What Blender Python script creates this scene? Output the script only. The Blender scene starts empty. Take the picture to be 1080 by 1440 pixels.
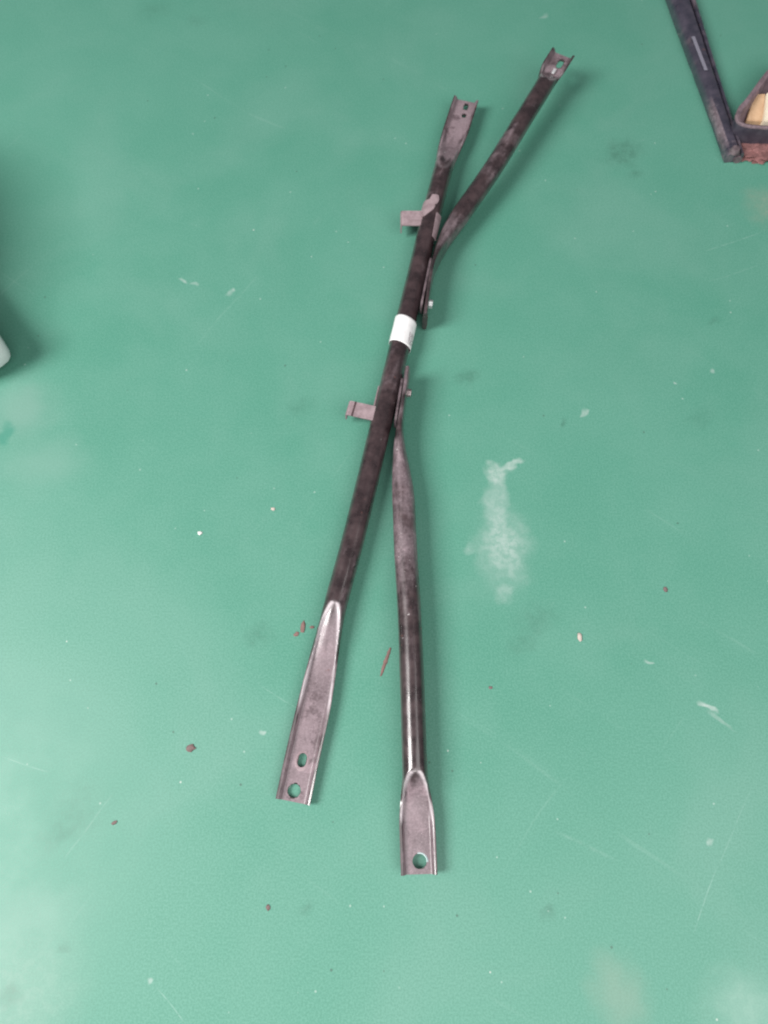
import bpy, bmesh, math, random
from mathutils import Vector, Matrix, noise

# ---------------------------------------------------------------- camera, world, lamps, exposure
scene = bpy.context.scene
COL = scene.collection
CAM_H = 1.25                       # metres above the floor
TILT = math.radians(20.3)          # away from straight down
FPX, CX, CY = 1060.0, 540.0, 720.0

cam_data = bpy.data.cameras.new('camera')
cam = bpy.data.objects.new('camera', cam_data)
COL.objects.link(cam)
cam.location = (0, 0, CAM_H)
cam.rotation_euler = (TILT, 0, 0)
cam_data.sensor_fit = 'VERTICAL'
cam_data.sensor_height = 24.0
cam_data.lens = 24.0 * FPX / 1440.0
cam_data.clip_start = 0.02
cam_data.clip_end = 100.0
cam_data.dof.use_dof = True
cam_data.dof.focus_distance = 0.98
cam_data.dof.aperture_fstop = 3.6
scene.camera = cam

world = bpy.data.worlds.new('World')
scene.world = world
world.use_nodes = True
wbg = world.node_tree.nodes['Background']
wbg.inputs['Color'].default_value = (0.86, 0.93, 1.0, 1)
wbg.inputs['Strength'].default_value = 0.13


def area_lamp(name, loc, target, sx, sy, watts, col):
    d = bpy.data.lights.new(name, 'AREA')
    d.shape = 'RECTANGLE'; d.size = sx; d.size_y = sy
    d.energy = watts; d.color = col
    o = bpy.data.objects.new(name, d)
    COL.objects.link(o)
    o.location = loc
    o.rotation_euler = (Vector(target) - Vector(loc)).to_track_quat('-Z', 'Y').to_euler()
    return o


area_lamp('workshop_window_light', (-3.3, -0.5, 3.7), (0.05, 0.1, 0), 1.7, 2.4, 318, (1.0, 0.97, 0.95))
area_lamp('soft_fill_light', (1.5, -1.5, 3.1), (0.5, 0.2, 0), 4.4, 3.4, 128, (1.0, 0.98, 0.96))  # broad fill added to brighten the lower right; no known fixture

scene.view_settings.view_transform = 'Standard'
scene.view_settings.look = 'None'
scene.view_settings.gamma = 1.0
scene.view_settings.exposure = 0.0
scene.render.engine = 'CYCLES'
scene.cycles.filter_width = 1.9
scene.cycles.max_bounces = 5
scene.cycles.diffuse_bounces = 2
scene.cycles.glossy_bounces = 2

CT, ST = math.cos(TILT), math.sin(TILT)


def at(px, py, z=0.0):
    """real place (metres) of something seen at a photo pixel and standing z above the floor"""
    u, v = (px - CX) / FPX, -(py - CY) / FPX
    dx, dy, dz = u, v * CT + ST, v * ST - CT
    k = (z - CAM_H) / dz
    return Vector((dx * k, dy * k, z))


# ---------------------------------------------------------------- helpers
def link(o, parent=None):
    COL.objects.link(o)
    if parent:
        o.parent = parent
    return o


def tag(o, label=None, cat=None, group=None, kind=None):
    if label: o['label'] = label
    if cat: o['category'] = cat
    if group: o['group'] = group
    if kind: o['kind'] = kind
    return o


def empty(name, loc):
    o = bpy.data.objects.new(name, None)
    o.location = loc
    o.empty_display_size = 0.05
    COL.objects.link(o)
    return o


def mesh_obj(name, verts, faces, m, parent=None, smooth=True, attrs=None):
    me = bpy.data.meshes.new(name)
    me.from_pydata([tuple(v) for v in verts], [], faces)
    if attrs:
        for an, vals in attrs.items():
            a = me.attributes.new(an, 'FLOAT', 'POINT')
            a.data.foreach_set('value', vals)
    me.materials.append(m)
    if smooth:
        me.shade_smooth()
    me.update()
    o = bpy.data.objects.new(name, me)
    link(o, parent)
    if parent:      # vertices are given in world space, the thing's empty stands elsewhere
        p = parent
        off = Vector((0, 0, 0))
        while p:
            off += p.location
            p = p.parent
        me.transform(Matrix.Translation(-off))
    return o


def bm_obj(name, bm, m, parent=None, smooth=False, auto=None):
    me = bpy.data.meshes.new(name)
    bmesh.ops.recalc_face_normals(bm, faces=bm.faces)
    bm.to_mesh(me); bm.free()
    me.materials.append(m)
    if smooth:
        me.shade_smooth()
        if auto is not None:
            me.set_sharp_from_angle(angle=math.radians(auto))
    o = bpy.data.objects.new(name, me)
    link(o, parent)
    if parent:
        p = parent; off = Vector((0, 0, 0))
        while p:
            off += p.location; p = p.parent
        me.transform(Matrix.Translation(-off))
    return o


def sstep(a, b, x):
    if a == b: return 1.0 if x >= a else 0.0
    t = min(1, max(0, (x - a) / (b - a)))
    return t * t * (3 - 2 * t)


def smooth_path(pts, step):
    """Catmull-Rom through pts, resampled at an even step; returns list of Vector"""
    P = [Vector(p) for p in pts]
    P = [P[0] * 2 - P[1]] + P + [P[-1] * 2 - P[-2]]
    fine = []
    for i in range(1, len(P) - 2):
        p0, p1, p2, p3 = P[i - 1], P[i], P[i + 1], P[i + 2]
        n = max(4, int((p2 - p1).length / 0.002))
        for k in range(n):
            t = k / n
            fine.append(0.5 * ((2 * p1) + (p2 - p0) * t + (2 * p0 - 5 * p1 + 4 * p2 - p3) * t * t + (3 * p1 - p0 - 3 * p2 + p3) * t ** 3))
    fine.append(P[-2])
    out = [fine[0]]; acc = 0
    L = [0]
    for a, b in zip(fine, fine[1:]):
        L.append(L[-1] + (b - a).length)
    tot = L[-1]
    n = int(tot / step)
    j = 0
    out = []
    for k in range(n + 1):
        d = tot * k / n
        while j < len(L) - 2 and L[j + 1] < d: j += 1
        t = (d - L[j]) / max(1e-9, L[j + 1] - L[j])
        out.append(fine[j].lerp(fine[j + 1], t))
    return out, tot


# ---------------------------------------------------------------- node helpers
class NT:
    def __init__(s, name):
        s.m = bpy.data.materials.new(name); s.m.use_nodes = True
        s.t = s.m.node_tree; s.n = s.t.nodes; s.l = s.t.links
        s.b = s.n['Principled BSDF']
        s.co = s.n.new('ShaderNodeTexCoord').outputs['Object']

    def put(s, sock, v):
        if hasattr(v, 'is_output') or isinstance(v, bpy.types.NodeSocket): s.l.new(v, sock)
        else: sock.default_value = v

    def noise(s, scale, detail=4, rough=0.55, co=None, dist=0.0):
        n = s.n.new('ShaderNodeTexNoise'); s.put(n.inputs['Vector'], co or s.co)
        n.inputs['Scale'].default_value = scale; n.inputs['Detail'].default_value = detail
        n.inputs['Roughness'].default_value = rough; n.inputs['Distortion'].default_value = dist
        return n.outputs['Fac']

    def noise_col(s, scale, detail=3):
        n = s.n.new('ShaderNodeTexNoise'); s.put(n.inputs['Vector'], s.co)
        n.inputs['Scale'].default_value = scale; n.inputs['Detail'].default_value = detail
        return n.outputs['Color']

    def rng(s, v, a, b, c=0.0, d=1.0, smooth=True):
        n = s.n.new('ShaderNodeMapRange')
        if smooth: n.interpolation_type = 'SMOOTHSTEP'
        n.clamp = True
        s.put(n.inputs['Value'], v)
        for k, x in zip(('From Min', 'From Max', 'To Min', 'To Max'), (a, b, c, d)): s.put(n.inputs[k], x)
        return n.outputs['Result']

    def math(s, op, a, b=0.0, c=None):
        n = s.n.new('ShaderNodeMath'); n.operation = op
        s.put(n.inputs[0], a); s.put(n.inputs[1], b)
        if c is not None: s.put(n.inputs[2], c)
        return n.outputs[0]

    def vmath(s, op, a, b):
        n = s.n.new('ShaderNodeVectorMath'); n.operation = op
        s.put(n.inputs[0], a); s.put(n.inputs[1], b)
        return n.outputs[0]

    def mix(s, f, a, b):
        n = s.n.new('ShaderNodeMix'); n.data_type = 'RGBA'
        s.put(n.inputs['Factor'], f)
        s.put(n.inputs['A'], a if not isinstance(a, tuple) else (*a, 1)[:4])
        s.put(n.inputs['B'], b if not isinstance(b, tuple) else (*b, 1)[:4])
        return n.outputs['Result']

    def map(s, co, loc=(0, 0, 0), rot=0.0, scale=(1, 1, 1), typ='TEXTURE'):
        n = s.n.new('ShaderNodeMapping'); n.vector_type = typ
        s.put(n.inputs['Vector'], co)
        n.inputs['Location'].default_value = loc; n.inputs['Rotation'].default_value = (0, 0, rot)
        n.inputs['Scale'].default_value = scale
        return n.outputs['Vector']

    def length(s, v):
        n = s.n.new('ShaderNodeVectorMath'); n.operation = 'LENGTH'; s.put(n.inputs[0], v)
        return n.outputs['Value']

    def attr(s, name):
        n = s.n.new('ShaderNodeAttribute'); n.attribute_name = name
        return n.outputs['Fac']

    def voronoi(s, scale, out='Distance', co=None):
        n = s.n.new('ShaderNodeTexVoronoi'); s.put(n.inputs['Vector'], co or s.co)
        n.inputs['Scale'].default_value = scale
        return n.outputs[out]

    def bump(s, h, strength, dist):
        n = s.n.new('ShaderNodeBump'); s.put(n.inputs['Height'], h)
        n.inputs['Strength'].default_value = strength; n.inputs['Distance'].default_value = dist
        s.l.new(n.outputs['Normal'], s.b.inputs['Normal'])

    def set(s, **k):
        names = dict(color='Base Color', rough='Roughness', metal='Metallic', spec='Specular IOR Level', coat='Coat Weight', coatr='Coat Roughness')
        for a, v in k.items():
            if a == 'color' and isinstance(v, tuple): v = (*v, 1)[:4]
            s.put(s.b.inputs[names[a]], v)


# ---------------------------------------------------------------- floor
def floor_material():
    s = NT('green_floor_paint')
    big = s.noise(1.7, 3, 0.5); mid = s.noise(7, 5, 0.6); fine = s.noise(330, 2, 0.7); cloud = s.noise(2.9, 4, 0.55, dist=0.6)
    c = s.mix(s.rng(big, 0.3, 0.7), (0.086, 0.288, 0.208), (0.100, 0.306, 0.226))
    c = s.mix(s.rng(mid, 0.35, 0.72, 0, 0.5), c, (0.116, 0.317, 0.240))
    # thin trodden-in dust film, in clouds
    c = s.mix(s.rng(cloud, 0.46, 0.74, 0, 0.30), c, (0.185, 0.361, 0.296))
    c = s.mix(s.rng(fine, 0.44, 0.66, 0.0, 0.22), c, (0.215, 0.456, 0.362))
    c = s.mix(s.rng(fine, 0.50, 0.36, 0.0, 0.20), c, (0.056, 0.198, 0.135))
    # pin-point specks of pale grit and dark dirt
    def specks(scale, thr, keep, colour, amt):
        nonlocal c
        vn = s.n.new('ShaderNodeTexVoronoi'); s.l.new(s.co, vn.inputs['Vector']); vn.inputs['Scale'].default_value = scale
        d, h = vn.outputs['Distance'], vn.outputs['Color']
        sep = s.n.new('ShaderNodeSeparateColor'); s.l.new(h, sep.inputs[0])
        k = s.math('MULTIPLY', s.rng(d, thr * 0.5, thr, 1, 0), s.rng(sep.outputs[0], keep, keep + 0.01))
        c = s.mix(s.math('MULTIPLY', k, amt), c, colour)
    specks(19, 0.042, 0.80, (0.52, 0.60, 0.54), 0.75)
    specks(41, 0.09, 0.90, (0.40, 0.55, 0.48), 0.6)
    specks(27, 0.07, 0.86, (0.05, 0.09, 0.07), 0.6)
    # scratches: long thin curved scuffs
    wob = s.vmath('ADD', s.co, s.map(s.noise_col(2.1, 2), scale=(0.10, 0.10, 0.0), typ='POINT'))
    for rot, sc, lo, amt, off in ((0.95, (1.1, 0.017, 1), 0.68, 0.09, 0.0), (-0.6, (1.2, 0.015, 1), 0.685, 0.09, 3.1)):
        v = s.map(wob, loc=(off, off, 0), rot=rot, scale=sc)
        k = s.rng(s.noise(1.0, 2, 0.45, co=v), lo, lo + 0.06)
        k = s.math('MULTIPLY', k, s.rng(mid, 0.45, 0.62))
        c = s.mix(s.math('MULTIPLY', k, amt), c, (0.36, 0.55, 0.48))
    warp = s.vmath('ADD', s.co, s.vmath('MULTIPLY', s.vmath('SUBTRACT', s.noise_col(26, 2), (0.5, 0.5, 0.5)), (0.045, 0.045, 0.0)))
    brk = s.noise(70, 3, 0.65)

    def spot(px, py, rx, ry, rot, colour, amt, soft=0.6, broken=0.0, w=True):
        """a stain, worn place or painted-in sheen on the floor; pixel place, radii in metres"""
        nonlocal c
        p = at(px, py)
        d = s.length(s.map(warp if w else s.co, loc=(p.x, p.y, 0), rot=rot, scale=(rx, ry, 1)))
        k = s.rng(d, 1 - soft, 1 + soft * 0.25, amt, 0)
        if broken: k = s.math('MULTIPLY', k, s.rng(brk, 0.5 - 0.22 * broken, 0.62, 1 - broken, 1))
        c = s.mix(k, c, colour)
    pale = (0.52, 0.60, 0.57)
    pale2 = (0.38, 0.50, 0.46)
    # the worn pale patch right of the brace
    spot(708, 772, 0.055, 0.090, 0.05, pale2, 0.42, 0.6, 0.4)
    spot(708, 765, 0.036, 0.062, 0.05, pale, 0.38, 0.8, 0.75)
    spot(696, 706, 0.026, 0.056, -0.1, pale2, 0.55, 0.5, 0.35)
    spot(700, 667, 0.026, 0.028, 0.0, pale, 0.55, 0.45, 0.45)
    spot(722, 654, 0.022, 0.0065, 0.30, pale, 0.55, 0.5, 0.25)
    spot(660, 772, 0.013, 0.012, 0, pale2, 0.45, 0.8, 0.5)
    spot(708, 838, 0.018, 0.016, 0, pale2, 0.40, 0.8, 0.5)
    # greyish trodden places, and the bottom-left sheen painted in as colour
    spot(30, 575, 0.075, 0.075, 0, (0.222, 0.361, 0.308), 0.50, 0.9)
    spot(60, 650, 0.10, 0.06, 0, (0.207, 0.370, 0.308), 0.4, 0.9)
    spot(8, 610, 0.014, 0.026, 0, (0.03, 0.24, 0.17), 0.6, 0.7)
    spot(20, 1400, 0.11, 0.10, 0.4, (0.38, 0.49, 0.43), 0.32, 0.95, 0.3)  # lamp sheen on the floor, painted into its colour
    spot(40, 1285, 0.11, 0.05, 0.1, (0.36, 0.49, 0.43), 0.2, 0.95)  # upper part of the same painted sheen
    spot(1050, 1420, 0.07, 0.06, 0, (0.311, 0.482, 0.408), 0.5, 0.9, 0.2)
    spot(870, 1395, 0.045, 0.06, 0.5, (0.27, 0.35, 0.28), 0.4, 0.9)
    spot(1078, 290, 0.05, 0.06, 0, (0.33, 0.34, 0.27), 0.4, 0.9, 0.4)
    # dark smudges
    dk = (0.035, 0.105, 0.072)
    for px, py, r, a in ((875, 215, 0.055, 0.55), (893, 243, 0.022, 0.5), (655, 530, 0.028, 0.45), (790, 600, 0.013, 0.5), (770, 1285, 0.016, 0.45),
                         (430, 1275, 0.016, 0.4), (757, 872, 0.045, 0.30), (735, 905, 0.03, 0.25), (1005, 453, 0.012, 0.5), (365, 895, 0.03, 0.35),
                         (425, 570, 0.03, 0.3), (110, 1140, 0.06, 0.22), (80, 1175, 0.035, 0.25), (15, 1402, 0.02, 0.4), (85, 1335, 0.012, 0.45), (988, 590, 0.03, 0.2),
                         (215, 15, 0.05, 0.2), (275, 30, 0.03, 0.2)):
        spot(px, py, r, r * 0.75, 0.5, dk, a * 0.75, 0.95, 0.6)
    # pale scuffs
    for px, py, rx, ry, rot, a in ((914, 936, 0.013, 0.004, -0.05, 0.55), (995, 996, 0.017, 0.0045, -0.45, 0.7), (1015, 1015, 0.03, 0.006, -0.6, 0.28),
                                   (258, 392, 0.010, 0.0045, -0.8, 0.45), (270, 402, 0.012, 0.004, -0.5, 0.4), (324, 411, 0.006, 0.008, 0.4, 0.4),
                                   (763, 22, 0.012, 0.007, 0.2, 0.4), (822, 580, 0.006, 0.008, 0, 0.5), (365, 1022, 0.007, 0.005, 0.2, 0.5), (208, 1386, 0.006, 0.006, 0, 0.6),
                                   (998, 520, 0.006, 0.006, 0, 0.4), (953, 540, 0.004, 0.004, 0, 0.45), (998, 1180, 0.006, 0.006, 0, 0.4)):
        spot(px, py, rx, ry, rot, pale, a, 0.6, 0.3)
    # straight long scratches seen on the paint
    def scratch(a, b, wdt, amt):
        nonlocal c
        p, q = at(*a), at(*b)
        mid_ = (p + q) / 2; d = q - p
        v = s.map(wob_s, loc=(mid_.x, mid_.y, 0), rot=math.atan2(d.y, d.x), scale=(d.length / 2, wdt, 1))
        sep = s.n.new('ShaderNodeSeparateXYZ'); s.l.new(v, sep.inputs[0])
        kx = s.rng(s.math('ABSOLUTE', sep.outputs['X']), 0.55, 1.0, 1, 0)
        ky = s.rng(s.math('ABSOLUTE', sep.outputs['Y']), 0.1, 1.0, 1, 0)
        k = s.math('MULTIPLY', s.math('MULTIPLY', kx, ky), s.rng(brk, 0.35, 0.6, 0.10 * amt, 0.5 * amt))
        c = s.mix(k, c, (0.40, 0.58, 0.52))
    wob_s = s.vmath('ADD', s.co, s.vmath('MULTIPLY', s.vmath('SUBTRACT', s.noise_col(5, 2), (0.5, 0.5, 0.5)), (0.02, 0.02, 0.0)))
    scratch((1010, 1215), (975, 1320), 0.0016, 0.55)
    scratch((1060, 1100), (1008, 1225), 0.0016, 0.4)
    scratch((985, 355), (1078, 325), 0.002, 0.45)
    scratch((218, 1390), (262, 1440), 0.0016, 0.6)
    scratch((360, 960), (440, 1010), 0.0014, 0.4)
    scratch((0, 1060), (75, 1085), 0.0016, 0.45)
    scratch((780, 1165), (870, 1215), 0.004, 0.25)
    scratch((990, 400), (1075, 370), 0.0014, 0.3)
    scratch((85, 1215), (165, 1110), 0.002, 0.3)
    r = s.rng(mid, 0.3, 0.7, 0.40, 0.52)
    r = s.math('ADD', r, s.rng(fine, 0.3, 0.7, -0.04, 0.06))
    s.set(color=c, rough=r, spec=0.5)
    s.bump(s.noise(22, 3, 0.5), 0.08, 0.0018)
    return s.m


M_FLOOR = floor_material()
bm = bmesh.new()
bmesh.ops.create_grid(bm, x_segments=8, y_segments=8, size=3.0)
flo = bm_obj('floor', bm, M_FLOOR)
tag(flo, 'green painted workshop floor with scuffs and a pale worn patch', 'floor', kind='structure')


# ---------------------------------------------------------------- metal materials
def steel_material(name, dark=(0.028, 0.018, 0.020), dust=(0.285, 0.215, 0.238), dark2=(0.066, 0.041, 0.044)):
    """black-brown chassis paint; attribute 'dust' is how much of it wears a coat of dry workshop dust"""
    s = NT(name)
    a = s.attr('dust')
    along = s.attr('along'); side = s.attr('around')
    comb = s.n.new('ShaderNodeCombineXYZ')
    s.l.new(s.math('MULTIPLY', along, 14.0), comb.inputs[0]); s.l.new(s.math('MULTIPLY', side, 70.0), comb.inputs[1])
    streak = s.noise(1.0, 5, 0.62, co=comb.outputs[0], dist=0.5)
    blot = s.noise(38, 5, 0.65); fine = s.noise(260, 3, 0.7); patch = s.noise(11, 4, 0.6)
    c = s.mix(s.rng(blot, 0.35, 0.7), dark, dark2)
    mixn = s.math('ADD', s.math('MULTIPLY', streak, 0.45), s.math('ADD', s.math('MULTIPLY', blot, 0.20), s.math('MULTIPLY', s.rng(patch, 0.36, 0.62, smooth=False), 0.36)))
    lo = s.math('SUBTRACT', 0.86, s.math('MULTIPLY', a, 0.95))
    k = s.rng(mixn, lo, s.math('ADD', lo, 0.30), 0, 1)
    k = s.math('MULTIPLY', k, s.rng(fine, 0.2, 0.6, 0.75, 1.0))
    dcol = s.mix(s.rng(patch, 0.38, 0.62), dust, tuple(x * 0.66 for x in dust))
    dcol = s.mix(s.rng(s.noise(24, 5, 0.7, dist=0.8), 0.52, 0.66, 0, 0.7), dcol, tuple(x * 1.32 for x in dust))
    dcol = s.mix(s.rng(s.noise(31, 4, 0.7, co=s.map(s.co, loc=(3, 1, 0))), 0.52, 0.64, 0, 0.8), dcol, (0.11, 0.075, 0.085))
    dcol = s.mix(s.rng(fine, 0.45, 0.75, 0, 0.35), dcol, (0.40, 0.32, 0.35))
    c = s.mix(s.math('MULTIPLY', k, 0.93), c, dcol)
    # rubbed rust tint and chips to primer
    c = s.mix(s.rng(s.noise(55, 4, 0.7), 0.66, 0.72, 0, 0.65), c, (0.20, 0.085, 0.07))
    chip = s.math('MULTIPLY', s.rng(s.noise(90, 3, 0.6), 0.69, 0.72), s.rng(patch, 0.5, 0.62))
    c = s.mix(chip, c, (0.50, 0.46, 0.46))
    wv = s.math('MULTIPLY', s.attr('rim_pale'), s.rng(blot, 0.25, 0.5, 0.6, 1.0))  # paler band along the fold edges of the crushed ends
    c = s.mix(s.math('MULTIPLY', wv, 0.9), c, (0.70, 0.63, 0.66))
    r = s.rng(k, 0, 1, 0.30, 0.50)
    r = s.math('ADD', r, s.rng(blot, 0.3, 0.7, -0.05, 0.09))
    s.set(color=c, rough=r, spec=0.5, coat=s.rng(k, 0, 1, 0.9, 0.35), coatr=s.rng(blot, 0.3, 0.7, 0.10, 0.24))
    h = s.math('ADD', s.math('MULTIPLY', blot, 0.6), s.math('MULTIPLY', fine, 0.25))
    s.bump(h, 0.22, 0.0012)
    return s.m


def plain_material(name, c1, c2, rough=0.5, scale=40, spec=0.5, metal=0.0, bump=0.15):
    s = NT(name)
    n = s.noise(scale, 5, 0.65); f = s.noise(scale * 6, 3, 0.6)
    c = s.mix(s.rng(n, 0.35, 0.65), c1, c2)
    c = s.mix(s.rng(f, 0.5, 0.75, 0, 0.25), c, tuple(min(1, x * 1.6) for x in c1))
    s.set(color=c, rough=s.rng(n, 0.3, 0.7, rough - 0.06, rough + 0.08), spec=spec, metal=metal)
    s.bump(s.math('ADD', n, f), bump, 0.0008)
    return s.m


M_STEEL = steel_material('black_brown_chassis_paint')
M_FLANGE = plain_material('dusty_flange_paint', (0.085, 0.062, 0.070), (0.20, 0.15, 0.165), 0.5, 60)
M_TAB = plain_material('dusty_pinkish_tab', (0.37, 0.28, 0.30), (0.26, 0.19, 0.205), 0.6, 70)
M_BRIGHT = plain_material('bright_steel', (0.72, 0.72, 0.73), (0.55, 0.55, 0.57), 0.35, 120, metal=0.3)
M_ZINC = plain_material('zinc_bolt', (0.40, 0.33, 0.33), (0.22, 0.17, 0.18), 0.38, 150, metal=0.4)
M_CYAN = plain_material('pale_arc_cyan', (0.55, 0.68, 0.68), (0.40, 0.54, 0.54), 0.45, 160)

# ---------------------------------------------------------------- the crushed-tube loft
R = 0.0195
NSIDE = 41           # points on each of the lower and upper curves


def channel_low(u, wf, lipx, lipz, base):
    """lower skin of the crushed end: flat floor with two flared lips"""
    s = abs(u); sg = 1 if u >= 0 else -1
    uf = 0.66
    if s <= uf:
        x, z = wf * s / uf, 0.0
    else:
        t = (s - uf) / (1 - uf)
        x, z = wf + lipx * t, lipz * t
    # round the bend
    b = 0.14
    if abs(s - uf) < b:
        t = (s - uf + b) / (2 * b)
        x0, x2 = wf * (uf - b) / uf, wf + lipx * b / (1 - uf)
        z2 = lipz * b / (1 - uf)
        x = (1 - t) ** 2 * x0 + 2 * t * (1 - t) * wf + t * t * x2
        z = t * t * z2
    return sg * x, base + z


def channel_up(u, wf, lipx, lipz, base, th):
    x, z = channel_low(u, wf, lipx, lipz, base)
    s = abs(u)
    e = sstep(1.0, 0.93, s)
    if s > 0.66:
        k = sstep(0.60, 0.80, s)
        x -= (1 if u >= 0 else -1) * th * 0.8 * k * e
        z += th * (1 - 0.55 * k) * e
    else:
        z += th
    return x, z


def make_section(spec_a, spec_b, d, L):
    """profile at distance d from end a of a tube L long -> list of (x, z, dustfactor)"""
    low = []; up = []
    tau, sp = 0.0, None
    for spec, dist in ((spec_a, d), (spec_b, L - d)):
        if spec is None: continue
        if spec['kind'] == 'spoon' and dist < spec['Lp'] + spec['Lt']:
            sp = spec
            tau = 1.0 if dist <= spec['Lp'] else 1 - (dist - spec['Lp']) / spec['Lt']
        if spec['kind'] == 'flat' and dist < spec['Lp'] + spec['Lt']:
            sp = spec
            tau = 1.0 if dist <= spec['Lp'] else sstep(0, 1, 1 - (dist - spec['Lp']) / spec['Lt'])
    for i in range(NSIDE):
        u = -1 + 2 * i / (NSIDE - 1)
        a = u * math.pi / 2
        rl = (R * math.sin(a), -R * math.cos(a)); ru = (R * math.sin(a), R * math.cos(a))
        if sp is None:
            low.append((*rl, 0.0)); up.append((*ru, 0.0)); continue
        if sp['kind'] == 'flat':
            fa, fb = sp['a'], sp['b']
            # tall narrow stadium
            def ell(x, z):
                sx = math.copysign(abs(x / R) ** (1 - 0.45 * tau), x)
                return (x * (1 - tau) + sx * fa * tau, z * (1 - tau) + (z / R) * fb * tau + sp.get('dz', 0) * tau)
            low.append((*ell(*rl), 0.3 * tau)); up.append((*ell(*ru), 0.3 * tau)); continue
        wf, lx, lz, base, th = sp['wf'], sp['lipx'], sp['lipz'], sp['base'], 0.0042
        tb = sstep(0.0, 1.0, tau)
        cl = channel_low(u, wf, lx, lz, base)
        low.append((rl[0] + (cl[0] - rl[0]) * tb, rl[1] + (cl[1] - rl[1]) * tb, 0.0))
        cu = channel_up(u, wf, lx, lz, base, th)
        w = (max(0.0, tau) ** 0.40) * 1.15
        k = sstep(0.0, sp.get('edge', 0.26), w - abs(u)) if tau > 0 else 0
        depth = 1 - (1 - min(1, tau * 1.15)) ** sp.get('steep', 2.2)
        kk = max(k * depth, sstep(0.62, 1.0, tau))
        # outside the dent the shell still follows the widening of the tube
        sx = ru[0] + (cu[0] - ru[0]) * tb
        sz = ru[1] + (cu[1] - ru[1]) * tb * tb * 0.85
        x = sx + (cu[0] - sx) * kk; z = sz + (cu[1] - sz) * kk
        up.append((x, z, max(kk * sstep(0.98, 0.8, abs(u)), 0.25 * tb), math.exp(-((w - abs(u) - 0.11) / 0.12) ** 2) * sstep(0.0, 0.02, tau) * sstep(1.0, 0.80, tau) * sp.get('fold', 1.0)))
    return low, up


def crushed_tube(name, pts, spec_a, spec_b, parent, dust_fn, mat):
    path, L = smooth_path(pts, 0.0032)
    verts, dust, along, around, rim_pale = [], [], [], [], []
    n = len(path)
    ring = 2 * NSIDE - 2
    for i, p in enumerate(path):
        t = (path[min(n - 1, i + 1)] - path[max(0, i - 1)]).normalized()
        side = t.cross(Vector((0, 0, 1))).normalized()
        upv = side.cross(t).normalized()
        d = L * i / (n - 1)
        low, up = make_section(spec_a, spec_b, d, L)
        loop = low + up[::-1][1:-1]
        for j, row in enumerate(loop):
            x, z, df = row[:3]
            rim_pale.append(row[3] if len(row) > 3 else 0.0)
            q = p + side * x + upv * z
            # faint dents of a used part
            q += upv * 0.0006 * noise.noise(q * 22)
            verts.append(q)
            isup = j >= NSIDE
            dust.append(min(1.0, dust_fn(d, L, df, isup, x)))
            along.append(d); around.append(j / ring * 2 * math.pi * R)
    faces = []
    for i in range(n - 1):
        for j in range(ring):
            k = (j + 1) % ring
            faces.append((i * ring + j, i * ring + k, (i + 1) * ring + k, (i + 1) * ring + j))
    for e, flip in ((0, True), (n - 1, False)):       # end caps as strips between the two skins
        b = e * ring
        for j in range(NSIDE - 1):
            l0, l1 = b + j, b + j + 1
            u0 = b + (ring - j) % ring if j > 0 else b
            u1 = b + (ring - j - 1) if j + 1 < NSIDE - 1 else b + NSIDE - 1
            f = [l0, l1, u1, u0]
            f = [v for q, v in enumerate(f) if v not in f[:q]]
            if len(f) >= 3: faces.append(tuple(f if flip else f[::-1]))
    o = mesh_obj(name, verts, faces, mat, parent, True, dict(dust=dust, along=along, around=around, rim_pale=rim_pale))
    bm = bmesh.new(); bm.from_mesh(o.data)
    bmesh.ops.recalc_face_normals(bm, faces=bm.faces)
    bm.to_mesh(o.data); bm.free()
    o.data.set_sharp_from_angle(angle=math.radians(42))
    return o, path, L


def punch(o, cutters):
    """cut real holes through a part; cutters: (centre, long radius, short radius, direction)"""
    off = Vector((0, 0, 0)); p = o.parent
    while p: off += p.location; p = p.parent
    tmp = []
    for c, ra, rb, ang in cutters:
        bm = bmesh.new()
        bmesh.ops.create_cone(bm, cap_ends=True, segments=44, radius1=1, radius2=1, depth=0.05)
        for v in bm.verts:
            a = math.atan2(v.co.y, v.co.x)
            if ra > rb * 1.05:   # slot: stadium
                v.co.x, v.co.y = rb * math.cos(a) + math.copysign(ra - rb, math.cos(a)), rb * math.sin(a)
            else:
                v.co.x *= ra; v.co.y *= rb
        bm.transform(Matrix.Translation(c - off) @ Matrix.Rotation(ang, 4, 'Z'))
        me = bpy.data.meshes.new('cut'); bm.to_mesh(me); bm.free()
        co = bpy.data.objects.new('cut', me); COL.objects.link(co)
        co.matrix_world = Matrix.Translation(off)
        md = o.modifiers.new('hole', 'BOOLEAN'); md.object = co; md.operation = 'DIFFERENCE'; md.solver = 'EXACT'
        tmp.append(co)
    bpy.context.view_layer.update()
    dg = bpy.context.evaluated_depsgraph_get()
    new = bpy.data.meshes.new_from_object(o.evaluated_get(dg))
    o.modifiers.clear()
    old = o.data; o.data = new; new.name = o.name
    bpy.data.meshes.remove(old)
    for co in tmp:
        me = co.data; bpy.data.objects.remove(co); bpy.data.meshes.remove(me)
    o.data.set_sharp_from_angle(angle=math.radians(42))


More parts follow.
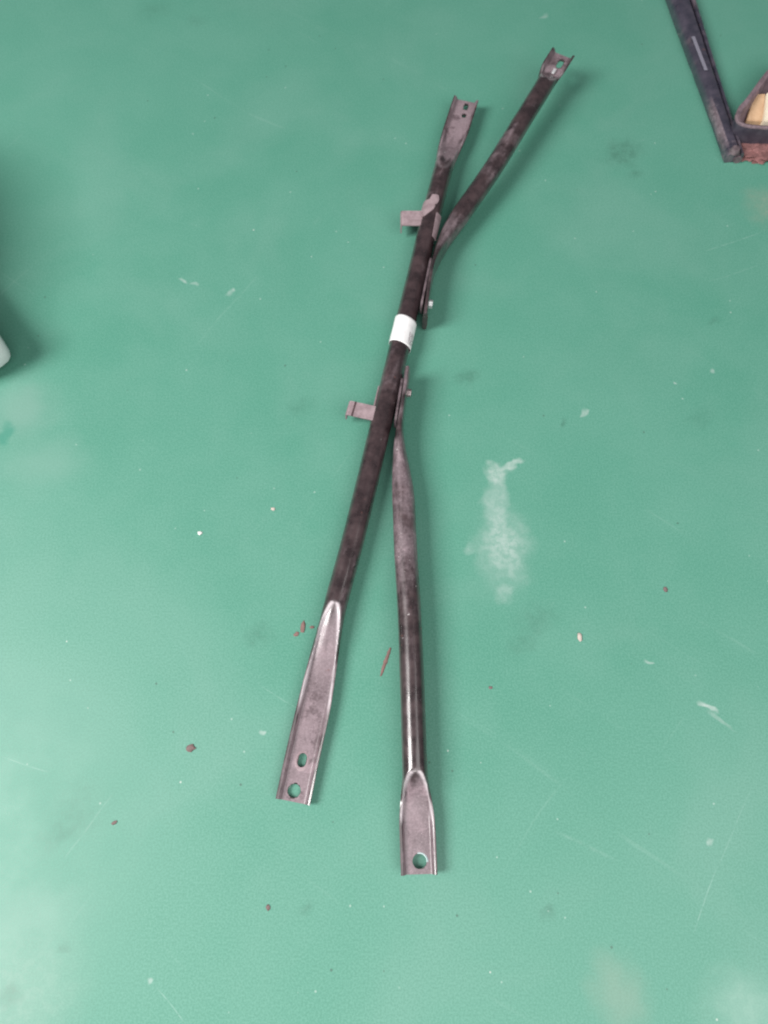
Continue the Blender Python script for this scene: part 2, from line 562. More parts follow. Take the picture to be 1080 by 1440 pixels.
def flat_ring(name, c, tilt_m, r0, r1, h, m, parent, a0=0.0, a1=2 * math.pi, squash=1.0, ang=0.0):
    """washer or part of one, lying in the plane tilt_m"""
    bm = bmesh.new()
    n = 26
    full = abs(a1 - a0 - 2 * math.pi) < 1e-4
    rows = []
    cnt = n if full else n + 1
    for i in range(cnt):
        a = a0 + (a1 - a0) * i / n
        row = []
        for r, z in ((r0, 0), (r0, h * 0.7), (r0 * 0.6 + r1 * 0.4, h), (r1, 0)):
            v = Vector((r * math.cos(a), r * math.sin(a) * squash, z))
            v = Matrix.Rotation(ang, 3, 'Z') @ v
            row.append(bm.verts.new(Vector(c) + v))
        rows.append(row)
    for i in range(n):
        A = rows[i]; B = rows[(i + 1) % cnt]
        for k in range(4):
            bm.faces.new((A[k], A[(k + 1) % 4], B[(k + 1) % 4], B[k]))
    if not full:
        bm.faces.new(rows[0]); bm.faces.new(rows[-1][::-1])
    return bm_obj(name, bm, m, parent, True, 40)


# ---------------------------------------------------------------- the brace
ZC = R + 0.002
brace = empty('tube_brace', at(540, 600, 0))
tag(brace, 'long black-brown tubular steel brace with two splayed arms on the green floor', 'brace')

main_px = [(411.5, 1128, 0.016), (426, 1060, 0.018), (443, 985, 0.020), (468, 866, ZC), (493, 772, ZC + .001), (517, 675, ZC + .002), (543, 566, ZC + .004), (566, 470, ZC + .005),
           (586, 388, ZC + .006), (607, 300, ZC + .007), (627, 225, ZC + .008), (642, 180, ZC + .009), (656, 137, ZC + .010)]
main_pts = [at(*p) for p in main_px]


def main_dust(d, L, df, isup, x):
    v = 0.27
    if isup: v = max(v, 0.27 + 0.62 * df)
    top = L - d
    v = max(v, 0.48 * sstep(0.40, 0.10, top) + 0.2 if isup else 0.25 * sstep(0.4, 0.1, top))
    if d < 0.75: v += 0.10 * sstep(0.75, 0.35, d)
    return v


spoon_main_a = dict(kind='spoon', Lp=0.125, Lt=0.190, wf=0.0195, lipx=0.0075, lipz=0.013, base=-R + 0.006, edge=0.22, steep=1.6)
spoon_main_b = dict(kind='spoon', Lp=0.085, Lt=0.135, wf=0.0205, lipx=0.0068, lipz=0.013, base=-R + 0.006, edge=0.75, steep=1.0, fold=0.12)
main_tube, mpath, mL = crushed_tube('main_tube', main_pts, spoon_main_a, spoon_main_b, brace, main_dust, M_STEEL)


def dirang(path, i):
    t = path[min(len(path) - 1, i + 3)] - path[max(0, i - 3)]
    return math.atan2(t.y, t.x)


ma, mb = dirang(mpath, 8), dirang(mpath, len(mpath) - 9)
punch(main_tube, [(at(425, 1069, 0.008), 0.0105, 0.0062, ma), (at(413.5, 1112, 0.008), 0.0102, 0.0100, ma),
                  (at(655, 150.5, 0.022), 0.0085, 0.0050, mb), (at(652.5, 162.5, 0.022), 0.0050, 0.0049, mb)])
flat_ring('hole_rim', at(425, 1069, 0.0082), None, 0.0108, 0.0165, 0.0014, M_TAB, main_tube, squash=0.74, ang=ma)

# upper arm (goes off to the upper right, its far end lifted a little)
ua_px = [(597.5, 452, 0.032), (601, 425, 0.033), (605.5, 394, 0.034), (612.5, 368, 0.034), (626, 338, 0.034), (647, 304, 0.037), (692, 239, 0.048), (732, 174, 0.056), (763, 124, 0.061), (777, 100, 0.063), (792, 76, 0.066)]
ua_pts = [at(*p) for p in ua_px]


def ua_dust(d, L, df, isup, x):
    v = (0.30 if isup else 0.24) + 0.10 * sstep(0.40, 0.46, d) * sstep(0.55, 0.50, d)
    if isup: v = max(v, 0.30 + 0.20 * df)
    v += 0.16 * sstep(0.10, 0.22, d) * sstep(0.34, 0.2, d)
    if isup: v += 0.22 * sstep(L - 0.075, L - 0.055, d) * sstep(L - 0.03, L - 0.045, d)
    return v


flat_u = dict(kind='flat', Lp=0.085, Lt=0.190, a=0.0050, b=0.0285)
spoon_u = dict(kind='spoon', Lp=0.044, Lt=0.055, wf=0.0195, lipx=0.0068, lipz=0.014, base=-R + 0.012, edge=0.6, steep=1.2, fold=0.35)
arm_u, upath, uL = crushed_tube('arm', ua_pts, flat_u, spoon_u, brace, ua_dust, M_STEEL)
tag(arm_u, 'upper arm splayed to the right of the main tube')
ub = dirang(upath, len(upath) - 6)
punch(arm_u, [(at(787.5, 90, 0.061), 0.0125, 0.0062, ub)])

# lower arm
la_px = [(572.5, 526, 0.032), (569, 556, 0.032), (563.5, 592, 0.032), (561.5, 622, 0.032), (563.5, 655, 0.032), (567.5, 705, 0.036), (570.5, 775, 0.037), (575.5, 860, 0.036), (579.5, 960, 0.034), (582, 1040, 0.032),
         (584, 1100, 0.030), (587, 1165, 0.025), (589.5, 1231, 0.021)]
la_pts = [at(*p) for p in la_px]


def la_dust(d, L, df, isup, x):
    v = 0.27
    if isup: v = max(v, 0.27 + 0.60 * df)
    v += 0.19 * sstep(0.10, 0.22, d) * sstep(0.42, 0.33, d)
    return v


flat_l = dict(kind='flat', Lp=0.075, Lt=0.185, a=0.0052, b=0.0285)
spoon_l = dict(kind='spoon', Lp=0.066, Lt=0.082, wf=0.0205, lipx=0.0066, lipz=0.013, base=-R + 0.006, edge=0.24, steep=1.5)
arm_l, lpath, lL = crushed_tube('arm', la_pts, flat_l, spoon_l, brace, la_dust, M_STEEL)
tag(arm_l, 'lower arm pointing down beside the main tube')
punch(arm_l, [(at(590, 1211, 0.012), 0.0105, 0.0105, 0)])
hc = at(590, 1211, 0.0130)
flat_ring('pale_arc', hc, None, 0.0102, 0.0132, 0.0014, M_CYAN, arm_l, math.radians(-5), math.radians(105))  # thin pale arc along part of the hole

# small bright block by the slot of the upper arm
sp = at(779, 100, 0.0630)
bm = bmesh.new()
bmesh.ops.create_cube(bm, size=1)
bmesh.ops.scale(bm, vec=(0.0135, 0.0065, 0.0020), verts=bm.verts)
bmesh.ops.bevel(bm, geom=bm.edges[:], offset=0.0006, segments=2, affect='EDGES')
bm.transform(Matrix.Translation(sp) @ Matrix.Rotation(ub, 4, 'Z') @ Matrix.Rotation(-0.15, 4, 'Y'))
bm_obj('bright_spot', bm, M_BRIGHT, arm_u, True, 50)


# flanges welded along the tube, with the bolts that hold the arms
def flange(p0, p1, width_out, zc, hh, parent, th=0.0045):
    a, b = at(*p0, zc), at(*p1, zc)
    t = (b - a).normalized(); sd = t.cross(Vector((0, 0, 1)))
    L = (b - a).length
    bm = bmesh.new()
    outline = []
    rr = hh * 0.55
    for (cx_, cz_, a0) in ((L - rr, hh - rr, 0), (rr, hh - rr, 90), (rr, -hh + rr, 180), (L - rr, -hh + rr, 270)):
        for k in range(6):
            an = math.radians(a0 + 90 * k / 5)
            outline.append((cx_ + rr * math.cos(an), cz_ + rr * math.sin(an)))
    f = [bm.verts.new(a + t * x + Vector((0, 0, z)) + sd * (-th / 2)) for x, z in outline]
    face = bm.faces.new(f)
    ext = bmesh.ops.extrude_face_region(bm, geom=[face])
    vs = [g for g in ext['geom'] if isinstance(g, bmesh.types.BMVert)]
    bmesh.ops.translate(bm, vec=sd * th, verts=vs)
    bmesh.ops.bevel(bm, geom=[e for e in bm.edges], offset=0.0007, segments=2, affect='EDGES')
    return bm_obj('flange', bm, M_FLANGE, parent, True, 40)


def bolt(c, direction, parent, rad=0.0095, m=None):
    """hex head with washer, axis along direction"""
    q = Vector(direction).to_track_quat('Z', 'Y').to_matrix().to_4x4()
    bm = bmesh.new()
    bmesh.ops.create_cone(bm, cap_ends=True, segments=28, radius1=rad * 1.25, radius2=rad * 1.2, depth=0.0016, matrix=Matrix.Translation((0, 0, 0.0008)))
    bmesh.ops.create_cone(bm, cap_ends=True, segments=6, radius1=rad, radius2=rad * 0.93, depth=0.0065, matrix=Matrix.Translation((0, 0, 0.0048)))
    bm.transform(Matrix.Translation(c) @ q)
    return bm_obj('bolt', bm, m or M_ZINC, parent, True, 35)


def normal_right(a, b):
    t = (at(*a) - at(*b)).normalized()
    return t.cross(Vector((0, 0, 1)))


nu = normal_right((606, 392), (597.5, 452))
nl = normal_right((572.5, 526), (563.5, 592))
flange((606, 368), (592, 436), 0, 0.034, 0.019, main_tube)
flange((566, 536), (556, 598), 0, 0.032, 0.019, main_tube)
bolt(at(600.2, 427, 0.042) + nu * 0.0030, nu, arm_u, 0.0085, M_BRIGHT)
bolt(at(569.8, 552, 0.042) + nl * 0.0030, nl, arm_l, 0.0075)


# the two small tabs on the left side of the tube
def strip(name, row, wid, th, m, parent, wdir):
    """bent sheet strip: row = centre points along its length (world), wdir = width direction"""
    bm = bmesh.new()
    rings = []
    n = len(row)
    for i, p in enumerate(row):
        t = (row[min(n - 1, i + 1)] - row[max(0, i - 1)]).normalized()
        nrm = t.cross(wdir).normalized()
        if nrm.z < 0 and i < n * 0.7: nrm = -nrm
        w = wid[i] if isinstance(wid, list) else wid
        rings.append([bm.verts.new(p + wdir * sw * w / 2 + nrm * sz * th / 2) for sw, sz in ((-1, -1), (1, -1), (1, 1), (-1, 1))])
    for A, B in zip(rings, rings[1:]):
        for k in range(4):
            bm.faces.new((A[k], A[(k + 1) % 4], B[(k + 1) % 4], B[k]))
    bm.faces.new(rings[0]); bm.faces.new(rings[-1][::-1])
    bmesh.ops.recalc_face_normals(bm, faces=bm.faces)
    return bm_obj(name, bm, m, parent, True, 32)


def tab(tip_px, root_px, z, tip_drop, wid, groove=False, saddle=True):
    a, b = at(*root_px, z), at(*tip_px, z)
    d = (b - a); L = d.length; d.normalize()
    wdir = d.cross(Vector((0, 0, 1))).normalized()
    row = []
    for k in range(9):
        t = k / 8
        p = a + d * L * t
        if groove and 5 <= k <= 6: p = p - Vector((0, 0, 0.0022))
        row.append(p)
    for k in range(1, 6):                # lip bent down at the outer end
        an = k / 5 * math.pi / 2
        row.append(b + d * 0.004 * math.sin(an) - Vector((0, 0, 0.004 * (1 - math.cos(an)))))
    row.append(row[-1] - Vector((0, 0, tip_drop)))
    o = strip('tab', row, wid, 0.0026, M_TAB, brace, wdir)
    return o, a, d, wdir


tab1, a1, d1, w1 = tab((567, 307), (601, 307), 0.040, 0.018, 0.036)
tag(tab1, 'short pinkish tab sticking out left near the upper end')
tab2, a2, d2, w2 = tab((492, 574), (533, 583), 0.036, 0.014, 0.029, groove=False)
tag(tab2, 'short pinkish tab sticking out left below the white sticker')
# dark strip laid across the lower tab in place of a shaded groove
c0 = a2 + d2 * ((at(492, 574, 0.036) - a2).length - 0.0075)
bm = bmesh.new()
bmesh.ops.create_cube(bm, size=1)
bmesh.ops.scale(bm, vec=(0.0034, 0.0300, 0.0012), verts=bm.verts)
bmesh.ops.bevel(bm, geom=bm.edges[:], offset=0.0004, segments=2, affect='EDGES')
bm.transform(Matrix.Translation(c0 + Vector((0, 0, 0.0014))) @ Matrix.Rotation(math.atan2(d2.y, d2.x), 4, 'Z'))
bm_obj('groove_line', bm, plain_material('groove_dark', (0.06, 0.035, 0.04), (0.10, 0.06, 0.065), 0.6), tab2, True, 50)


# feet of the tabs: sheet saddles welded round the tube top
def saddle(path, i0, i1, ang0, ang1, parent, jag=0.0, extra=0.0022, name='saddle', m=None, fnang=None):
    rows = []
    bm = bmesh.new()
    na = 15
    n = i1 - i0
    for i in range(i0, i1 + 1):
        t = (path[i + 1] - path[i - 1]).normalized()
        sd = t.cross(Vector((0, 0, 1))).normalized(); up = sd.cross(t).normalized()
        f = (i - i0) / n
        A0, A1 = (ang0, ang1) if fnang is None else fnang(f)
        row = []
        for k in range(na):
            an = math.radians(A0 + (A1 - A0) * k / (na - 1))
            rr = R + extra * (1 - 0.0 * k)
            row.append(bm.verts.new(path[i] + sd * rr * math.sin(an) + up * rr * math.cos(an)))
        rows.append(row)
    for A, B in zip(rows, rows[1:]):
        for k in range(na - 1):
            bm.faces.new((A[k], A[k + 1], B[k + 1], B[k]))
    geom = bm.faces[:]
    bmesh.ops.recalc_face_normals(bm, faces=bm.faces)
    bmesh.ops.solidify(bm, geom=geom, thickness=0.0016)
    return bm_obj(name, bm, m or M_TAB, parent, True, 40)


def near(path, px, py, z=ZC):
    t = at(px, py, z)
    return min(range(len(path)), key=lambda i: (path[i] - t).length)


i1 = near(mpath, 607, 303)
saddle(mpath, i1 - 8, i1 + 5, -75, 5, tab1, fnang=lambda f: (-80, -30 + 45 * math.sin(f * 2.6)), extra=0.0022)
saddle(mpath, i1 + 2, i1 + 9, -40, 40, tab1, fnang=lambda f: (-30 + 14 * f, 20 + 8 * math.sin(f * 3.1)), extra=0.0020)
saddle(mpath, i1 - 22, i1 - 4, 34, 74, tab1, fnang=lambda f: (38 - 8 * f, 74), extra=0.0018)
i2 = near(mpath, 541, 572)
saddle(mpath, i2 - 2, i2 + 11, -85, -58, tab2, fnang=lambda f: (-95, -60 - 8 * f), extra=0.0020)


# ---------------------------------------------------------------- white sticker round the tube
def sticker_material():
    s = NT('white_sticker_paper')
    n = s.noise(60, 4, 0.6)
    c = s.mix(s.rng(n, 0.4, 0.7), (0.90, 0.89, 0.89), (0.82, 0.80, 0.81))
    # small grey print near the right-hand lower edge
    a, b = s.attr('along'), s.attr('around')
    cell = s.n.new('ShaderNodeCombineXYZ')
    s.l.new(s.math('MULTIPLY', a, 260.0), cell.inputs[0]); s.l.new(s.math('MULTIPLY', b, 520.0), cell.inputs[1])
    pr = s.rng(s.noise(1.0, 1, 0.4, co=cell.outputs[0]), 0.44, 0.52, 0, 1)
    zone = s.math('MULTIPLY', s.rng(b, 0.0170, 0.0180), s.rng(b, 0.0330, 0.0318))
    zone = s.math('MULTIPLY', zone, s.rng(a, 0.030, 0.029))
    zone = s.math('MULTIPLY', zone, s.rng(a, 0.004, 0.005))
    c = s.mix(s.math('MULTIPLY', s.math('MULTIPLY', pr, zone), 0.8), c, (0.30, 0.24, 0.26))
    s.set(color=c, rough=0.55, spec=0.4)
    s.bump(n, 0.1, 0.0008)
    return s.m


j0, j1 = near(mpath, 561.5, 489), near(mpath, 568.5, 453)
verts, faces, al, ar = [], [], [], []
na = 49
for i in range(j0, j1 + 1):
    t = (mpath[i + 1] - mpath[i - 1]).normalized()
    sd = t.cross(Vector((0, 0, 1))).normalized(); up = sd.cross(t).normalized()
    for k in range(na):
        an = math.radians(-125 + 262 * k / (na - 1))
        loose = 0.0012 + 0.0012 * sstep(20, 70, math.degrees(an)) + 0.0004 * noise.noise(Vector((i * 0.15, k * 0.2, 3)))
        rr = R + loose
        # the strip was wound on slightly skew
        sk = t * (0.004 * math.sin(an))
        verts.append(mpath[i] + sd * rr * math.sin(an) + up * rr * math.cos(an) - sk)
        al.append((i - j0) * 0.0032); ar.append(R * (an + math.radians(10)))
for i in range(j1 - j0):
    for k in range(na - 1):
        faces.append((i * na + k, i * na + k + 1, (i + 1) * na + k + 1, (i + 1) * na + k))
st = mesh_obj('sticker', verts, faces, sticker_material(), main_tube, True, dict(along=al, around=ar))
tag(st, 'white paper sticker wrapped round the dark tube')
md = st.modifiers.new('paper', 'SOLIDIFY'); md.thickness = 0.0007; md.offset = 0

# ---------------------------------------------------------------- black channel bar, top right
M_BAR = steel_material('black_rubbed_bar', dark=(0.036, 0.034, 0.052), dust=(0.26, 0.20, 0.23), dark2=(0.070, 0.060, 0.085))
bar_a, bar_b = at(1033, 222, 0.012), at(948, -30, 0.014)
t = (bar_b - bar_a).normalized(); sd = t.cross(Vector((0, 0, 1))).normalized()
Lb = (bar_b - bar_a).length
bar_thing = empty('channel_bar', (bar_a.x, bar_a.y, 0))
tag(bar_thing, 'scuffed black channel bar with a slot, at the top right', 'channel bar')
verts, faces, dust, al, ar = [], [], [], [], []
nb = 90
prof = [(-.5, 0), (-.52, .3), (-.50, .62), (-.36, .95), (-.30, 1.0), (0.0, 1.03), (.13, 1.0), (.165, .93), (.175, .55), (.20, .42), (.27, .42), (.295, .55), (.30, .80), (.33, .87), (.42, .86), (.47, .78), (.50, .4), (.49, 0)]
for i in range(nb + 1):
    f = i / nb
    w = 0.036 + 0.022 * sstep(0, 1, f); h = 0.026 + 0.004 * f
    c = bar_a + t * (Lb * f); c.z = 0
    for k, (x, z) in enumerate(prof):
        q = c + sd * x * w + Vector((0, 0, z * h + 0.0005))
        q += sd * 0.0008 * noise.noise(q * 30 + Vector((0, 0, k)))
        verts.append(q)
        v = 0.26
        if k in (1, 2, 3): v = 0.30 + 0.32 * sstep(0.45, 0.12, f)
        if k in (12, 13, 14, 15): v = 0.38
        if f < 0.06: v = max(v, 0.50)
        dust.append(v); al.append(f * Lb); ar.append(k * 0.004)
m_ = len(prof)
for i in range(nb):
    for k in range(m_ - 1):
        faces.append((i * m_ + k, i * m_ + k + 1, (i + 1) * m_ + k + 1, (i + 1) * m_ + k))
    faces.append((i * m_ + m_ - 1, i * m_, (i + 1) * m_, (i + 1) * m_ + m_ - 1))
faces.append(tuple(range(m_))); faces.append(tuple(nb * m_ + k for k in range(m_))[::-1])
bar = mesh_obj('rail', verts, faces, M_BAR, bar_thing, True, dict(dust=dust, along=al, around=ar))
bm = bmesh.new(); bm.from_mesh(bar.data); bmesh.ops.recalc_face_normals(bm, faces=bm.faces); bm.to_mesh(bar.data); bm.free()
bar.data.set_sharp_from_angle(angle=math.radians(35))
# end lug and dark bolt hole at the near end
lug = at(1033, 213, 0.024)
bm = bmesh.new()
bmesh.ops.create_cone(bm, cap_ends=True, segments=20, radius1=0.011, radius2=0.008, depth=0.010)
bm.transform(Matrix.Translation(Vector((lug.x, lug.y, 0.028))))
bm_obj('end_lug', bm, M_FLANGE, bar_thing, True, 40)
lg = at(1037, 221, 0.01)
bm = bmesh.new()
bmesh.ops.create_cone(bm, cap_ends=True, segments=18, radius1=0.009, radius2=0.0085, depth=0.014)
bm.transform(Matrix.Translation(Vector((lg.x, lg.y, 0.0085))) @ Matrix.Rotation(math.radians(90), 4, 'X'))
bm_obj('end_pin', bm, M_FLANGE, bar_thing, True, 40)
# narrow grey sticker
g0, g1 = at(974.5, 52, 0.030), at(992.5, 100, 0.029)
gt = (g1 - g0).normalized(); gs = gt.cross(Vector((0, 0, 1)))
s_ = NT('grey_label_print')
wv = s_.n.new('ShaderNodeTexWave'); s_.put(wv.inputs['Vector'], s_.map(s_.co, rot=math.atan2(gt.y, gt.x), typ='TEXTURE')); wv.inputs['Scale'].default_value = 90; wv.inputs['Distortion'].default_value = 4
s_.set(color=s_.mix(s_.rng(wv.outputs['Fac'], 0.55, 0.7, 0, 0.6), (0.27, 0.26, 0.32), (0.13, 0.125, 0.16)), rough=0.55)
bm = bmesh.new()
bmesh.ops.create_cube(bm, size=1)
bmesh.ops.scale(bm, vec=((g1 - g0).length, 0.0075, 0.0008), verts=bm.verts)
bm.transform(Matrix.Translation((g0 + g1) / 2 + Vector((0, 0, 0.0015))) @ Matrix.Rotation(math.atan2(gt.y, gt.x), 4, 'Z'))
bm_obj('label_strip', bm, s_.m, bar_thing)

# ---------------------------------------------------------------- dark tray with pinkish rim, cut by the right edge
M_TRAYW = plain_material('tray_dark_wall', (0.050, 0.045, 0.066), (0.085, 0.075, 0.10), 0.5, 50)
M_RIM = plain_material('tray_dusty_rim', (0.27, 0.19, 0.215), (0.14, 0.10, 0.115), 0.6, 45)
TH = 0.054
tray_px = [(1034.5, 162), (1037, 171), (1046, 176), (1060, 178.5), (1082, 180), (1112, 178), (1128, 168), (1130, 120), (1124, 84), (1112, 76), (1098, 81), (1078, 100), (1052, 135), (1040, 149)]
ring = [at(x, y, TH) for x, y in tray_px]
rp, rl = smooth_path(ring + [ring[0]], 0.004)
rp = rp[:-1]
cen = sum(rp, Vector()) / len(rp)
tray = empty('shallow_tray', (cen.x, cen.y, 0))
tag(tray, 'dark walled part with dusty pinkish rim at the right edge', 'tray')


def ring_band(rows, name, m):
    """rows: list of (inset, z) swept round the outline"""
    verts, faces = [], []
    n = len(rp)
    for i in range(n):
        tt = (rp[(i + 1) % n] - rp[i - 1]).normalized()
        nn = Vector((-tt.y, tt.x, 0))
        if nn.dot(cen - rp[i]) < 0: nn = -nn
        for ins, z in rows:
            q = rp[i] + nn * ins
            verts.append(Vector((q.x, q.y, z + 0.0008 * noise.noise(q * 40))))
    k = len(rows)
    for i in range(n):
        j = (i + 1) % n
        for r in range(k):
            s2 = (r + 1) % k
            faces.append((i * k + r, i * k + s2, j * k + s2, j * k + r))
    o = mesh_obj(name, verts, faces, m, tray, True)
    b = bmesh.new(); b.from_mesh(o.data); bmesh.ops.recalc_face_normals(b, faces=b.faces); b.to_mesh(o.data); b.free()
    o.data.set_sharp_from_angle(angle=math.radians(40))
    return o


ring_band([(0.006, 0.001), (0.0, 0.049), (0.004, 0.051), (0.006, 0.049), (0.010, 0.001)], 'wall', M_TRAYW)
ring_band([(-0.0008, 0.0505), (0.0, 0.0535), (0.0025, 0.055), (0.007, 0.0535), (0.010, 0.051), (0.006, 0.0505)], 'rim', M_RIM)
ring_band([(0.009, 0.0500), (0.016, 0.022), (0.030, 0.0035), (0.024, 0.0025), (0.0135, 0.015), (0.0075, 0.047)], 'inner_slope', M_RIM)

M_CARD = plain_material('tan_card', (0.66, 0.44, 0.27), (0.58, 0.37, 0.22), 0.8, 90)
M_CREAM = plain_material('cream_card', (0.88, 0.80, 0.64), (0.80, 0.70, 0.54), 0.75, 90)


def slab(name, px, z0, z1, m, label, cat, slope=0.0):
    bm = bmesh.new()
    pts = [at(x, y, z1) for x, y in px]
    c0 = sum(pts, Vector()) / len(pts)
    top = [bm.verts.new((p.x - c0.x, p.y - c0.y, z1 + slope * k)) for k, p in zip((0, 0, 1, 1), pts)]
    bot = [bm.verts.new((p.x - c0.x, p.y - c0.y, z0)) for p in pts]
    bm.faces.new(top); bm.faces.new(bot[::-1])
    n = len(pts)
    for i in range(n):
        bm.faces.new((top[i], bot[i], bot[(i + 1) % n], top[(i + 1) % n]))
    bmesh.ops.recalc_face_normals(bm, faces=bm.faces)
    bmesh.ops.bevel(bm, geom=bm.edges[:], offset=0.0012, segments=2, affect='EDGES')
    o = bm_obj(name, bm, m, None, True, 40)
    o.location = (c0.x, c0.y, 0)
    tag(o, label, cat)
    return o


slab('card_piece', [(1050, 169), (1074, 170), (1073, 138), (1057, 139)], 0.001, 0.024, M_CARD, 'tan card piece lying inside the dark walled tray', 'card', 0.012)
slab('cream_block', [(1074.8, 170), (1094, 170), (1094, 128), (1076.5, 134)], 0.001, 0.034, M_CREAM, 'cream block lying inside the tray beside the tan card', 'block', 0.006)


# ---------------------------------------------------------------- rusty lump below the tray
def lump(name, c, rx, ry, rz, m, label, cat, seed=0, rot=0.0, rough=0.35, sub=3, freq=2.2, sharp=True):
    bm = bmesh.new()
    bmesh.ops.create_icosphere(bm, subdivisions=sub, radius=1)
    sv = Vector((seed * 7.3, seed * 3.1, seed * 1.7))
    for v in bm.verts:
        k = 1 + rough * noise.fractal(v.co * freq + sv, 0.9, 2.0, 4)
        v.co *= k
        v.co.z = max(v.co.z, -0.55)
    for v in bm.verts:
        v.co = Vector((v.co.x * rx, v.co.y * ry, (v.co.z + 0.55) * rz / 1.55))
    bm.transform(Matrix.Rotation(rot, 4, 'Z'))
    o = bm_obj(name, bm, m, None, True, 50)
    o.location = (c.x, c.y, 0.0004)
    tag(o, label, cat)
    return o


M_RUST = plain_material('reddish_rust', (0.30, 0.14, 0.135), (0.16, 0.075, 0.072), 0.75, 38, bump=0.8)
lump('rusty_scrap', at(1068, 214, 0.003), 0.046, 0.025, 0.010, M_RUST, 'reddish brown rusty scrap lying below the dark tray', 'scrap', 3, 0.1, 0.55, 5, 2.6)

# ---------------------------------------------------------------- white object poking in from the left
M_WHITE = plain_material('white_moulded_plastic', (0.84, 0.81, 0.82), (0.78, 0.74, 0.76), 0.45, 30)
bm = bmesh.new()
wz = 0.085
tip = at(12, 489, wz)
outl = [at(-62, 378, wz), at(-27, 433, wz), at(-12, 456, wz), at(-4, 469, wz), at(-2.5, 476, wz), at(-6, 483, wz), at(-16, 491, wz), at(-46, 508, wz), at(-120, 526, wz), at(-300, 526, wz), at(-300, 378, wz)]
wc = sum(outl, Vector()) / len(outl)
def ringz(z, grow):
    return [bm.verts.new(((p.x - wc.x) * grow, (p.y - wc.y) * grow, z)) for p in outl]
lv = [ringz(0.022, 0.93), ringz(0.030, 0.965), ringz(0.050, 0.985), ringz(0.072, 1.0), ringz(0.085, 0.99), ringz(0.092, 0.97), ringz(0.096, 0.93), ringz(0.097, 0.80)]
for A, B in zip(lv, lv[1:]):
    for k in range(len(outl)):
        bm.faces.new((A[k], A[(k + 1) % len(outl)], B[(k + 1) % len(outl)], B[k]))
bm.faces.new(lv[0][::-1]); bm.faces.new(lv[-1])
wt = empty('white_panel', (wc.x, wc.y, 0))
tag(wt, 'rounded corner of a white object poking in at the left edge', 'panel')
o = bm_obj('shell', bm, M_WHITE, None, True, 40); o.parent = wt
bm = bmesh.new()
base = [(p - wc) * 0.66 for p in outl]
va = [bm.verts.new((p.x, p.y, 0.0005)) for p in base]; vb = [bm.verts.new((p.x, p.y, 0.024)) for p in base]
for k in range(len(base)):
    bm.faces.new((va[k], va[(k + 1) % len(base)], vb[(k + 1) % len(base)], vb[k]))
bm.faces.new(va[::-1]); bm.faces.new(vb)
o = bm_obj('foot', bm, M_FLANGE, None); o.parent = wt
# taller unseen block, added left of the picture to shade the floor
bm = bmesh.new()
bl = [at(-90, 470, 0.05), at(-300, 470, 0.05), at(-300, 235, 0.05), at(-150, 225, 0.05), at(-100, 280, 0.05), at(-84, 370, 0.05)]
bc = sum(bl, Vector()) / len(bl)
br = [[bm.verts.new(((p.x - bc.x) * g + bc.x - wc.x, (p.y - bc.y) * g + bc.y - wc.y, z)) for p in bl] for z, g in ((0.001, 0.96), (0.03, 1.0), (0.17, 0.97), (0.21, 0.90), (0.23, 0.80))]
for A, B in zip(br, br[1:]):
    for k in range(len(bl)):
        bm.faces.new((A[k], A[(k + 1) % len(bl)], B[(k + 1) % len(bl)], B[k]))
bm.faces.new(br[0][::-1]); bm.faces.new(br[-1])
o = bm_obj('shade_blocker', bm, M_WHITE, None, True, 40); o.parent = wt

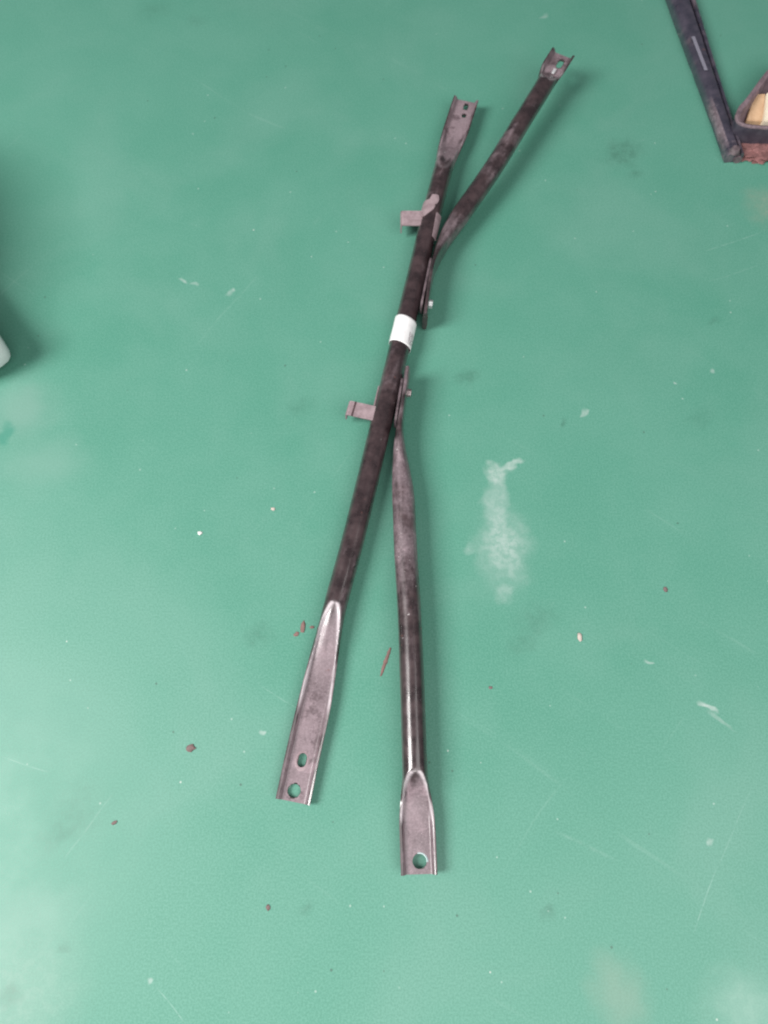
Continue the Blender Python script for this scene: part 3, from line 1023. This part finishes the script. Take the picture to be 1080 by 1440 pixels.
# ---------------------------------------------------------------- crumbs of rust, dirt and paint on the floor
M_FLAKE = plain_material('brown_flake', (0.21, 0.145, 0.14), (0.15, 0.105, 0.10), 0.8, 90)
M_PINK = plain_material('red_rust_crumb', (0.25, 0.15, 0.135), (0.20, 0.125, 0.11), 0.8, 90)
M_CHIP = plain_material('white_chip', (0.86, 0.86, 0.84), (0.76, 0.76, 0.73), 0.6, 90)
M_BEIGE = plain_material('beige_crumb', (0.62, 0.54, 0.48), (0.50, 0.42, 0.38), 0.7, 90)
crumbs = [
    ('dirt_flake', 268, 1052, .0072, .0058, .0022, M_FLAKE, 'round brown flake on bare floor left of the main tube end', 'flake', 0.2),
    ('paint_chip', 281, 750, .0036, .0036, .0028, M_CHIP, 'bright white chip on the open floor left of the tube', 'chip', 0.0),
    ('grit_crumb', 815, 896, .0040, .0072, .0030, M_BEIGE, 'beige crumb on the floor right of the pale worn patch', 'crumb', 0.1),
    ('rust_flake', 426, 882, .0040, .0095, .0018, M_PINK, 'larger reddish rust flake left of the flattened tube shoulder', 'flake', -0.1),
    ('rust_flake', 417, 892, .0052, .0034, .0016, M_PINK, 'smaller reddish rust flake lowest of those left of the tube', 'flake', 0.6),
    ('rust_flake', 439, 882, .0036, .0022, .0014, M_PINK, 'tiny reddish rust flake closest to the main tube shoulder', 'flake', 0.2),
    ('dirt_flake', 936, 829, .0034, .0048, .0020, M_FLAKE, 'small brown flake far right, level with the lower arm', 'flake', 0.3),
    ('dirt_flake', 377, 1276, .0030, .0042, .0016, M_FLAKE, 'small brown flake on the floor below the main tube end', 'flake', 0.5),
    ('dirt_flake', 161, 1123 + 34, .0042, .0026, .0014, M_FLAKE, 'small dark flake at the lower left of the floor', 'flake', 0.6),
    ('rust_flake', 384, 716, .0036, .0030, .0016, M_BEIGE, 'pinkish crumb left of the tube, above the white chip level', 'crumb', 0.0),
    ('dirt_flake', 690, 967, .0030, .0024, .0014, M_FLAKE, 'tiny dark flake right of the lower arm', 'flake', 0.0),
]
for i, (nm, px, py, rx, ry, rz, m, lab, cat, rot) in enumerate(crumbs):
    lump(nm, at(px, py), rx, ry, rz, m, lab, cat, i + 11, rot, 0.45, 2, 1.6)
# thin rust sliver between the two tubes
p0, p1 = at(549, 911), at(535, 951)
bm = bmesh.new()
nS = 12
dirv = (p1 - p0); Ls = dirv.length; dirv.normalize(); nv = Vector((-dirv.y, dirv.x, 0))
rows = []
for i in range(nS + 1):
    f = i / nS
    w = 0.0030 * (0.35 + 0.65 * math.sin(math.pi * min(1, f * 0.9 + 0.08))) * (1 + 0.6 * noise.noise(Vector((f * 9, 2, 0))))
    c = dirv * (Ls * (f - 0.5)) + nv * 0.0012 * noise.noise(Vector((f * 5, 7, 0)))
    rows.append([bm.verts.new(c - nv * w), bm.verts.new(c - nv * w * 0.4 + Vector((0, 0, 0.0012))), bm.verts.new(c + nv * w * 0.5 + Vector((0, 0, 0.0011))), bm.verts.new(c + nv * w)])
for A, B in zip(rows, rows[1:]):
    for k in range(4):
        bm.faces.new((A[k], A[(k + 1) % 4], B[(k + 1) % 4], B[k]))
bm.faces.new(rows[0]); bm.faces.new(rows[-1][::-1])
o = bm_obj('rust_sliver', bm, M_PINK, None, True, 50)
cc = (p0 + p1) / 2
o.location = (cc.x, cc.y, 0.0004)
tag(o, 'thin reddish brown sliver on the floor between the two tubes', 'sliver')
